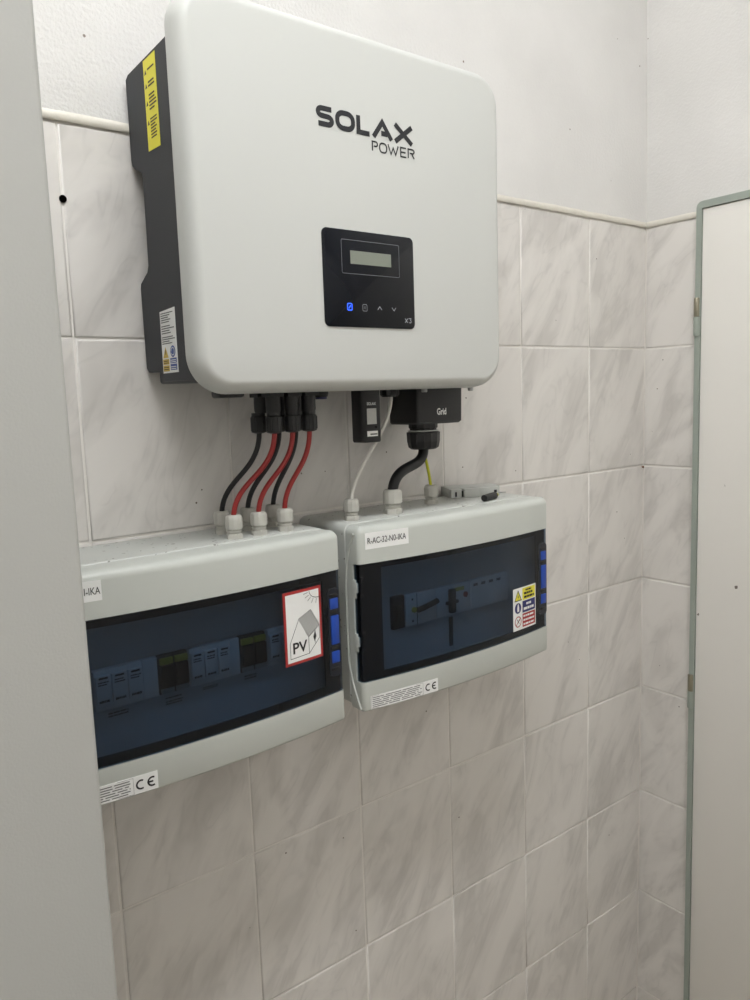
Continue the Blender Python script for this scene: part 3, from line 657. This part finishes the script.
mk('blue_field', flat(Geo(), field(1.3180, 1.3370)+[arc(SX0+0.012, 1.3275, 0.0082, 0.0086, 0, 345, 23)], DF, 0.0005), M_NAVY, st)
mk('red_field', flat(Geo(), field(1.2945, 1.3165)+stroke(arc(SX0+0.012, 1.3055, 0.0078, 0.0082, 0, 345, 23), 0.0016, True)+stroke([(SX0+0.0065, 1.3000), (SX0+0.0175, 1.3110)], 0.0015), DF, 0.0005), M_SIGNRED, st)
tri = [(SX0+0.0035, 1.3400), (SX0+0.0205, 1.3400), (SX0+0.012, 1.3560)]
mk('warning_symbol', flat(Geo(), stroke(tri, 0.0013, True)+[[(SX0+0.0128, 1.3515), (SX0+0.0105, 1.3455), (SX0+0.0122, 1.3458), (SX0+0.0114, 1.3415), (SX0+0.0140, 1.3470), (SX0+0.0122, 1.3466)]], DF, 0.0008), M_INKBLACK, st)
mk('warning_print', flat(Geo(), bars(fx0+0.008, fx1-0.008, 1.3520, 1.3565, 1, 0.6, 0.2, True, rr)+bars(fx0+0.004, fx1-0.003, 1.3400, 1.3520, 2, 0.6, 0.15, True, rr), DF, 0.0008), M_INKBLACK, st)
mk('hand_symbol', flat(Geo(), stroke([(SX0+0.009, 1.310), (SX0+0.0118, 1.306), (SX0+0.0145, 1.302)], 0.0012)+stroke([(SX0+0.0118, 1.306), (SX0+0.0165, 1.308)], 0.001), DF, 0.0008), M_INKBLACK, st)
mk('white_print', flat(Geo(), bars(fx0+0.010, fx1-0.010, 1.3285, 1.3345, 1, 0.6, 0.1, True, rr)+bars(fx0+0.003, fx1-0.003, 1.3205, 1.3275, 1, 0.6, 0.05, True, rr)+bars(fx0+0.002, fx1-0.002, 1.2955, 1.3155, 3, 0.45, 0.1, True, rr)
   +[[(SX0+0.0095, 1.3220), (SX0+0.0145, 1.3220), (SX0+0.0145, 1.3285), (SX0+0.0130, 1.3345), (SX0+0.0110, 1.3345), (SX0+0.0095, 1.3285)]], DF, 0.0008), M_STICKER, st)
# --- PV stickers
F = pv.front(); DF = pv.front(-0.0008)
lb = mk('name_label', strip_rect(Geo(), -1.2780, -1.2347, 1.4650, 1.4868, F, -0.0002, 0.0003), M_STICKER, pv.cov, label='white label, visible end reading I-IKA')
mk('lettering', flat(Geo(), text_polys('I-IKA', -1.2525, -1.2362, 1.4722, 1.4800, 0.004), F, 0.0006), M_INKBLACK, lb, label='I-IKA')
cl = mk('type_label', strip_rect(Geo(), -1.2900, -1.1905, 1.2405, 1.2610, F, -0.0002, 0.0003), M_STICKER, pv.cov, label='white type plate with CE mark')
mk('fine_print', flat(Geo(), bars(-1.2885, -1.2195, 1.2420, 1.2590, 6, 0.36, 0.08, True, rr)+stroke([(-1.2895, 1.2412), (-1.2180, 1.2412), (-1.2180, 1.2600), (-1.2895, 1.2600)], 0.0003, True), F, 0.0006), M_FINEINK, cl)
mk('ce_mark', flat(Geo(), ce_polys(-1.2155, 1.2445, 0.0118), F, 0.0006), M_INKBLACK, cl, label='CE')
PX0, PX1, PZ0, PZ1 = -1.0165, -0.9565, 1.3365, 1.4310
st = mk('pv_sticker', strip_rect(Geo(), PX0, PX1, PZ0, PZ1, DF, -0.0003, 0.0003), M_SIGNRED, pv.door, label='white PV sticker with red border and house drawing')
g = Geo(); b = 0.0036
for i in range(4):
    u0 = PX0+b+(PX1-PX0-2*b)*i/4; u1 = PX0+b+(PX1-PX0-2*b)*(i+1)/4
    flat(g, [[(u0, PZ0+b), (u1, PZ0+b), (u1, PZ1-b), (u0, PZ1-b)]], DF, 0.0005)
mk('white_field', g, M_STICKER, st)
def pp(u, v): return (PX0+(PX1-PX0)*u, PZ0+(PZ1-PZ0)*v)
pol = []
lw = 0.0007
pol += stroke([pp(*q) for q in ((0.13, 0.09), (0.13, 0.30), (0.38, 0.61), (0.62, 0.33), (0.62, 0.10))], lw, True)
pol += stroke([pp(*q) for q in ((0.38, 0.61), (0.70, 0.695), (0.92, 0.46), (0.92, 0.28), (0.62, 0.10))], lw)
pol += stroke([pp(0.62, 0.33), pp(0.92, 0.46)], lw)
for i in range(9):                         # panel grid on the roof
    t = i/8; a = (0.42+(0.63-0.42)*t, 0.605+(0.345-0.605)*t); c = (0.69+(0.90-0.69)*t, 0.675+(0.455-0.675)*t)
    pol += stroke([pp(*a), pp(*c)], 0.00065)
for i in range(7):
    t = i/6; a = (0.42+(0.69-0.42)*t, 0.605+(0.675-0.605)*t); c = (0.63+(0.90-0.63)*t, 0.345+(0.455-0.345)*t)
    pol += stroke([pp(*a), pp(*c)], 0.0006)
pol += [[pp(0.78, 0.24), pp(0.83, 0.31), pp(0.80, 0.40), pp(0.745, 0.31)]]
pol += stroke([pp(0.79, 0.22), pp(0.79, 0.42)], 0.0006)
pol += stroke([pp(0.70+0.24*math.cos(math.radians(a))*1.0+0.22, 0.955+0.11*math.sin(math.radians(a))) for a in range(180, 300, 15)], 0.0007)
for a in (188, 206, 224, 242, 260, 278):
    ca, sa = math.cos(math.radians(a)), math.sin(math.radians(a))
    pol += stroke([pp(0.92+0.28*ca, 0.955+0.125*sa), pp(0.92+0.40*ca, 0.955+0.19*sa)], 0.0006)
mk('house_drawing', flat(Geo(), pol, DF, 0.0008), M_INKBLACK, st)
mk('lettering', flat(Geo(), text_polys('PV', PX0+0.0120, PX0+0.0345, PZ0+0.0140, PZ0+0.0285, 0.02), DF, 0.0008), M_INKBLACK, st, label='PV')

# ---------------------------------------------------------------- devices inside the boxes
def surge(x0, x1, label):
    t = thing('surge_protector', ((x0+x1)/2, -0.125, 1.3385), label, 'surge protector', 'modules inside the left box')
    mk('body', Geo().box(x0, x1, -0.128, -0.1195, 1.3365, 1.3825), M_MODULE, t, bevel=0.0008)
    n = 3; w = (x1-x0)/n
    for i in range(n):
        a = x0+w*i
        c = mk('cartridge', Geo().box(a+0.0008, a+w-0.0008, -0.1320, -0.127, 1.3440, 1.3770), M_MODULE, t, bevel=0.001)
        mk('print', flat(Geo(), [[(a+0.004, 1.3735), (a+w-0.004, 1.3735), (a+w-0.004, 1.3758), (a+0.004, 1.3758)]]+bars(a+0.003, a+w-0.003, 1.3660, 1.3715, 2, 0.55, 0.2, True, rr)+bars(a+0.003, a+w-0.003, 1.3465, 1.3505, 1, 0.7, 0.1, True, rr), on_y(-0.1320), 0.0003), M_INKBLACK, c)
def fuse(x0, x1, label):
    t = thing('fuse_holder', ((x0+x1)/2, -0.125, 1.3385), label, 'fuse holder', 'modules inside the left box')
    mk('body', Geo().box(x0, x1, -0.127, -0.1195, 1.3365, 1.3825), M_DARKGREY, t, bevel=0.0008)
    w = (x1-x0)/2
    for i in range(2):
        a = x0+w*i
        lv = mk('lever', Geo().box(a+0.0022, a+w-0.0012, -0.1325, -0.1265, 1.3450, 1.3715), M_BLACKPL, t, bevel=0.0012)
        mk('yellow_top', Geo().box(a+0.0018, a+w-0.0008, -0.1310, -0.1265, 1.3722, 1.3795), M_OLIVE, t, bevel=0.0006)
        mk('grey_foot', Geo().box(a+0.0018, a+w-0.0008, -0.1290, -0.1265, 1.3375, 1.3430), M_MIDGREY, t)
surge(-1.2370, -1.1830, 'white three-part surge protector behind the smoked door, nearest the grey cabinet')
fuse(-1.1640, -1.1280, 'dark two-lever fuse holder with olive tops between two white surge protectors')
surge(-1.1260, -1.0740, 'white three-part surge protector between the two dark fuse holders')
fuse(-1.0600, -1.0240, 'dark two-lever fuse holder with olive tops next to the PV sticker')
surge(-1.0205, -0.9690, 'white surge protector mostly hidden behind the PV sticker')
t = thing('blanking_cover', (-1.1735, -0.125, 1.3385), 'plain white blanking cover beside the olive-topped fuse holder', 'cover')
mk('body', Geo().box(-1.1822, -1.1648, -0.1275, -0.1195, 1.3365, 1.3825), M_MODULE, t, bevel=0.0008)
t = thing('blanking_cover', (-1.067, -0.125, 1.3385), 'narrow white blanking cover left of the fuse holder by the PV sticker', 'cover')
mk('body', Geo().box(-1.0735, -1.0605, -0.1275, -0.1195, 1.3365, 1.3825), M_MODULE, t, bevel=0.0008)
mk('circuit_note', flat(Geo(), bars(-1.155, -1.135, 1.3265, 1.3295, 1, 0.6, 0.1, True, rr)+bars(-1.155, -1.133, 1.3195, 1.3250, 2, 0.6, 0.1, True, rr)+bars(-1.108, -1.088, 1.3255, 1.3295, 2, 0.6, 0.1, True, rr)+bars(-1.052, -1.034, 1.3235, 1.3300, 2, 0.6, 0.1, True, rr)
   +bars(-1.222, -1.198, 1.3235, 1.3300, 2, 0.6, 0.1, True, rr), lambda u, v, h: (u-0.008, -0.133-h, v), 0.0004), M_FINEINK, pv.root)
# AC side
t = thing('rotary_switch', (-0.8065, -0.125, 1.3395), 'black module at the left inside the right box', 'switch')
mk('body', Geo().box(-0.8175, -0.7960, -0.1270, -0.1195, 1.3385, 1.3865), M_DARKGREY, t, bevel=0.001)
mk('rocker', Geo().box(-0.8130, -0.8000, -0.1310, -0.1265, 1.3500, 1.3740), M_BLACKPL, t, bevel=0.0015)
t = thing('circuit_breaker', (-0.765, -0.125, 1.3395), 'white breaker with a yellow button and a slanted black lever in the right box', 'breaker')
mk('body', Geo().box(-0.7935, -0.7350, -0.1275, -0.1195, 1.3385, 1.3845), M_MODULE, t, bevel=0.001)
mk('button', Geo().lathe((-0.7795, -0.1275, 1.3615), [(0.0042, 0.001), (0.0042, -0.003), (0.003, -0.004)], 12, 'y'), M_OLIVE, t, smooth=True)
mk('lever', Geo().tube([(-0.7745, -0.1315, 1.3605), (-0.765, -0.133, 1.3625), (-0.745, -0.134, 1.3670), (-0.7385, -0.134, 1.3685)], 0.0042, 10), M_BLACKPL, t, smooth=True)
for z in (1.3450, 1.3770): mk('screw_hole', Geo().lathe((-0.7815, -0.1275, z), [(0.0018, 0.001), (0.0018, -0.0004)], 10, 'y'), M_BLACKPL, t)
mk('seam', Geo().box(-0.7735, -0.7725, -0.1278, -0.1270, 1.3385, 1.3845), M_INKBLACK, t)
t = thing('circuit_breaker', (-0.698, -0.125, 1.3395), 'pale breaker with a dark upright toggle in the middle of the right box', 'breaker')
mk('body', Geo().box(-0.7340, -0.6640, -0.1275, -0.1195, 1.3385, 1.3845), M_MODULE, t, bevel=0.001)
mk('toggle', Geo().box(-0.7115, -0.7010, -0.1350, -0.1270, 1.3430, 1.3795), M_DARKGREY, t, bevel=0.0018)
mk('toggle_bar', Geo().box(-0.7170, -0.6935, -0.1325, -0.1270, 1.3560, 1.3610), M_DARKGREY, t, bevel=0.0012)
mk('rating_print', flat(Geo(), [[(-0.6990, 1.3730), (-0.6780, 1.3730), (-0.6780, 1.3790), (-0.6990, 1.3790)]], on_y(-0.1275), 0.0004), M_OLIVE, t)
mk('test_button', Geo().lathe((-0.676, -0.1275, 1.3655), [(0.0042, 0.001), (0.0042, -0.0022)], 12, 'y'), M_SIGNRED, t, smooth=True)
t = thing('circuit_breaker', (-0.62, -0.125, 1.3395), 'wide pale breaker block with dark print beside the safety sticker', 'breaker')
mk('body', Geo().box(-0.6630, -0.5800, -0.1270, -0.1195, 1.3385, 1.3845), M_MODULE, t, bevel=0.001)
mk('print', flat(Geo(), [[(x, 1.3740), (x+0.0095, 1.3740), (x+0.0095, 1.3785), (x, 1.3785)] for x in (-0.6580, -0.6410, -0.6240, -0.6070)], on_y(-0.1270), 0.0004), M_FINEINK, t)
mk('toggle_reflection', Geo().box(-0.7115, -0.7045, -0.1345, -0.1325, 1.2880, 1.3330), M_DARKGREY, ac.root)  # dark reflection below the toggle, built as a solid dark grey strip

for o in COL.objects:                                       # modules stand in the slot of the inner plate
    if o.parent is None and o.get('category') in ('surge protector', 'fuse holder', 'cover', 'switch', 'breaker'): o.location += Vector((-0.008, -0.0135, 0))
# ---------------------------------------------------------------- glands on top of the boxes and the cables into them
TOPZ = BZ1+0.0008
pvg = {'b1': (-1.0400, -0.058), 'f1': (-1.0460, -0.1020), 'b2': (-1.0020, -0.058), 'f2': (-1.0105, -0.1020), 'b3': (-0.9630, -0.058), 'f3': (-0.9715, -0.1020)}
for k, (x, y) in pvg.items(): gland(pv.root, x, y, TOPZ, 0.0107, 0.030)
acg = {'signal': (-0.8620, -0.100, 0.0110, 0.030), 'grid': (-0.7850, -0.097, 0.0140, 0.036), 'earth': (-0.6790, -0.064, 0.0112, 0.030)}
for k, (x, y, r, h) in acg.items(): gland(ac.root, x, y, TOPZ, r, h)

def solar(kind, plug, gl, bend, label):
    (px, py), (gx, gy) = plug, gl
    m = M_RED if kind == 'red' else M_BLACKRUB
    t = thing('solar_cable', (gx, gy, TOPZ+0.02), label, 'cable', 'solar cables between inverter and left box')
    top, bot = 1.632, TOPZ+0.020
    pts = bez((px, py, top), (px+0.001, py, top-bend), (gx-0.002, gy, bot+bend*0.9), (gx, gy, bot), 28)
    mk('sheath', Geo().tube(pts, 0.0033, 10), m, t, smooth=True)
    g = Geo().lathe((px, py, 1.6260), [(0.0055, 0), (0.0098, 0.0015), (0.0102, 0.004), (0.0102, 0.0210), (0.0088, 0.0225), (0.0088, 0.0262)], 12)
    pg = mk('plug_nut', g, M_BLACKPL, t)
    for a in range(0, 360, 45):
        ca, sa = math.cos(math.radians(a)), math.sin(math.radians(a))
        mk('grip_rib', Geo().tube([(px+0.0098*ca, py+0.0098*sa, 1.6295), (px+0.0098*ca, py+0.0098*sa, 1.6460)], 0.0012, 6), M_BLACKPL, pg)
BYk, FYk = -0.084, -0.114
solar('black', (-0.993, BYk), pvg['b1'], 0.060, 'black solar cable furthest left, entering the corner gland of the left box')
solar('red', (-0.988, FYk), pvg['f1'], 0.062, 'leftmost red solar cable curving down to the left box')
solar('black', (-0.963, BYk), pvg['b2'], 0.056, 'black solar cable between the leftmost and middle red cables')
solar('red', (-0.961, FYk), pvg['f2'], 0.060, 'middle red solar cable of the three red ones')
solar('black', (-0.937, BYk), pvg['b3'], 0.052, 'black solar cable between the middle and right red cables')
solar('red', (-0.935, FYk), pvg['f3'], 0.058, 'rightmost red solar cable curving down to the left box')

gx, gy = acg['signal'][:2]
pts = bez((-0.783, -0.098, 1.670), (-0.785, -0.099, 1.610), (-0.862, -0.100, 1.575), (gx, gy, TOPZ+0.021), 28)
mk('signal_cable', Geo().tube(pts, 0.0029, 10), M_CABWHITE, smooth=True, label='thin white cable from inverter down to the right box', cat='cable')
gx, gy = acg['grid'][:2]
pts = bez((-0.707, -0.080, 1.590), (-0.707, -0.082, 1.548), (gx+0.002, gy, 1.580), (gx, gy, TOPZ+0.025), 30)
mk('grid_cable', Geo().tube(pts, 0.0078, 14), M_BLACKRUB, smooth=True, label='thick black cable bending from the Grid terminal to the right box', cat='cable')
gx, gy = acg['earth'][:2]
t = thing('earth_wire', (gx, gy, TOPZ+0.02), 'thin yellow-green earth wire behind the thick black cable', 'wire')
pts = bez((-0.694, -0.047, 1.690), (-0.694, -0.047, 1.60), (-0.682, -0.062, 1.575), (gx, gy, TOPZ+0.020), 28)
mk('sheath', Geo().tube(pts, 0.0023, 10), M_GREENYEL, t, smooth=True)
mk('green_stripe', Geo().tube([p+Vector((0.0012, -0.0003, 0)) for p in pts], 0.0013, 8), M_GREEN, t, smooth=True)

# ---------------------------------------------------------------- small parts left lying on the right box
Z0 = BZ1+0.0011
t = thing('terminal_block', (-0.575, -0.055, Z0), 'flat grey rail-mount module lying on top of the right box', 'module')
def wob(x, y): return (x, y)
A0 = Vector((-0.616, -0.036)); DX = Vector((0.105, -0.050)).normalized(); DY = Vector((-DX.y, DX.x))
def tb(a0, a1, b0, b1, z0, z1, g=None):
    g = g or Geo(); c = [A0+DX*a+DY*b for a, b in ((a0, b0), (a1, b0), (a1, b1), (a0, b1))]
    return g.loft([[(p.x, p.y, z0) for p in c], [(p.x, p.y, z1) for p in c]])
mk('body', tb(0.0, 0.092, 0.004, 0.045, Z0, Z0+0.0150), M_MIDGREY, t, bevel=0.0008)
mk('front_step', tb(0.002, 0.020, -0.010, 0.004, Z0, Z0+0.0140), M_MIDGREY, t, bevel=0.0006)
mk('front_step', tb(0.024, 0.050, -0.013, 0.004, Z0, Z0+0.0135), M_MIDGREY, t, bevel=0.0006)
mk('front_step', tb(0.050, 0.088, -0.006, 0.004, Z0, Z0+0.0140), M_MIDGREY, t, bevel=0.0006)
mk('slot', tb(0.0205, 0.0235, -0.008, 0.004, Z0+0.0006, Z0+0.0110), M_INKBLACK, t)
mk('slot', tb(0.0085, 0.0115, -0.0104, -0.0090, Z0+0.002, Z0+0.0098), M_INKBLACK, t)
mk('slot', tb(0.078, 0.083, -0.0064, -0.0050, Z0+0.005, Z0+0.0095), M_INKBLACK, t)
t = thing('cable_ferrule_plug', (-0.58, -0.110, Z0), 'short black rod with a yellow tip lying against the grey module', 'plug')
a = Vector((-0.6140, -0.1160, Z0+0.0056)); b = Vector((-0.5770, -0.1045, Z0+0.0056))
d = (b-a)
mk('body', Geo().tube([a, a+d*0.04, a+d*0.5, a+d*0.96, b], 0.0054, 12), M_BLACKPL, t, smooth=True)
mk('tip', Geo().tube([b-d*0.02, b+d*0.16], 0.0034, 12), M_OLIVE, t, smooth=True)
g = Geo().tube([(-0.548, -0.050, Z0+0.0016), (-0.530, -0.060, Z0+0.0016), (-0.512, -0.068, Z0+0.0014)], 0.0009, 6)
mk('steel_pin', g, M_STEEL, label='thin metal pin lying beside the grey module', cat='pin')

# ---------------------------------------------------------------- ceiling lamp (above the picture)
lamp = thing('ceiling_lamp', (LAMP_X, LAMP_Y, ROOM_H-0.07), 'long white ceiling lamp above the inverter', 'lamp')
hx, hy = LAMP_LEN/2, LAMP_WID/2
mk('housing', Geo().box(LAMP_X-hx-0.02, LAMP_X+hx+0.02, LAMP_Y-hy-0.02, LAMP_Y+hy+0.02, ROOM_H-0.045, ROOM_H), M_WHITE, lamp, bevel=0.004)
mk('diffuser', Geo().box(LAMP_X-hx, LAMP_X+hx, LAMP_Y-hy, LAMP_Y+hy, ROOM_H-0.07, ROOM_H-0.045), M_LAMPGLOW, lamp, bevel=0.006)
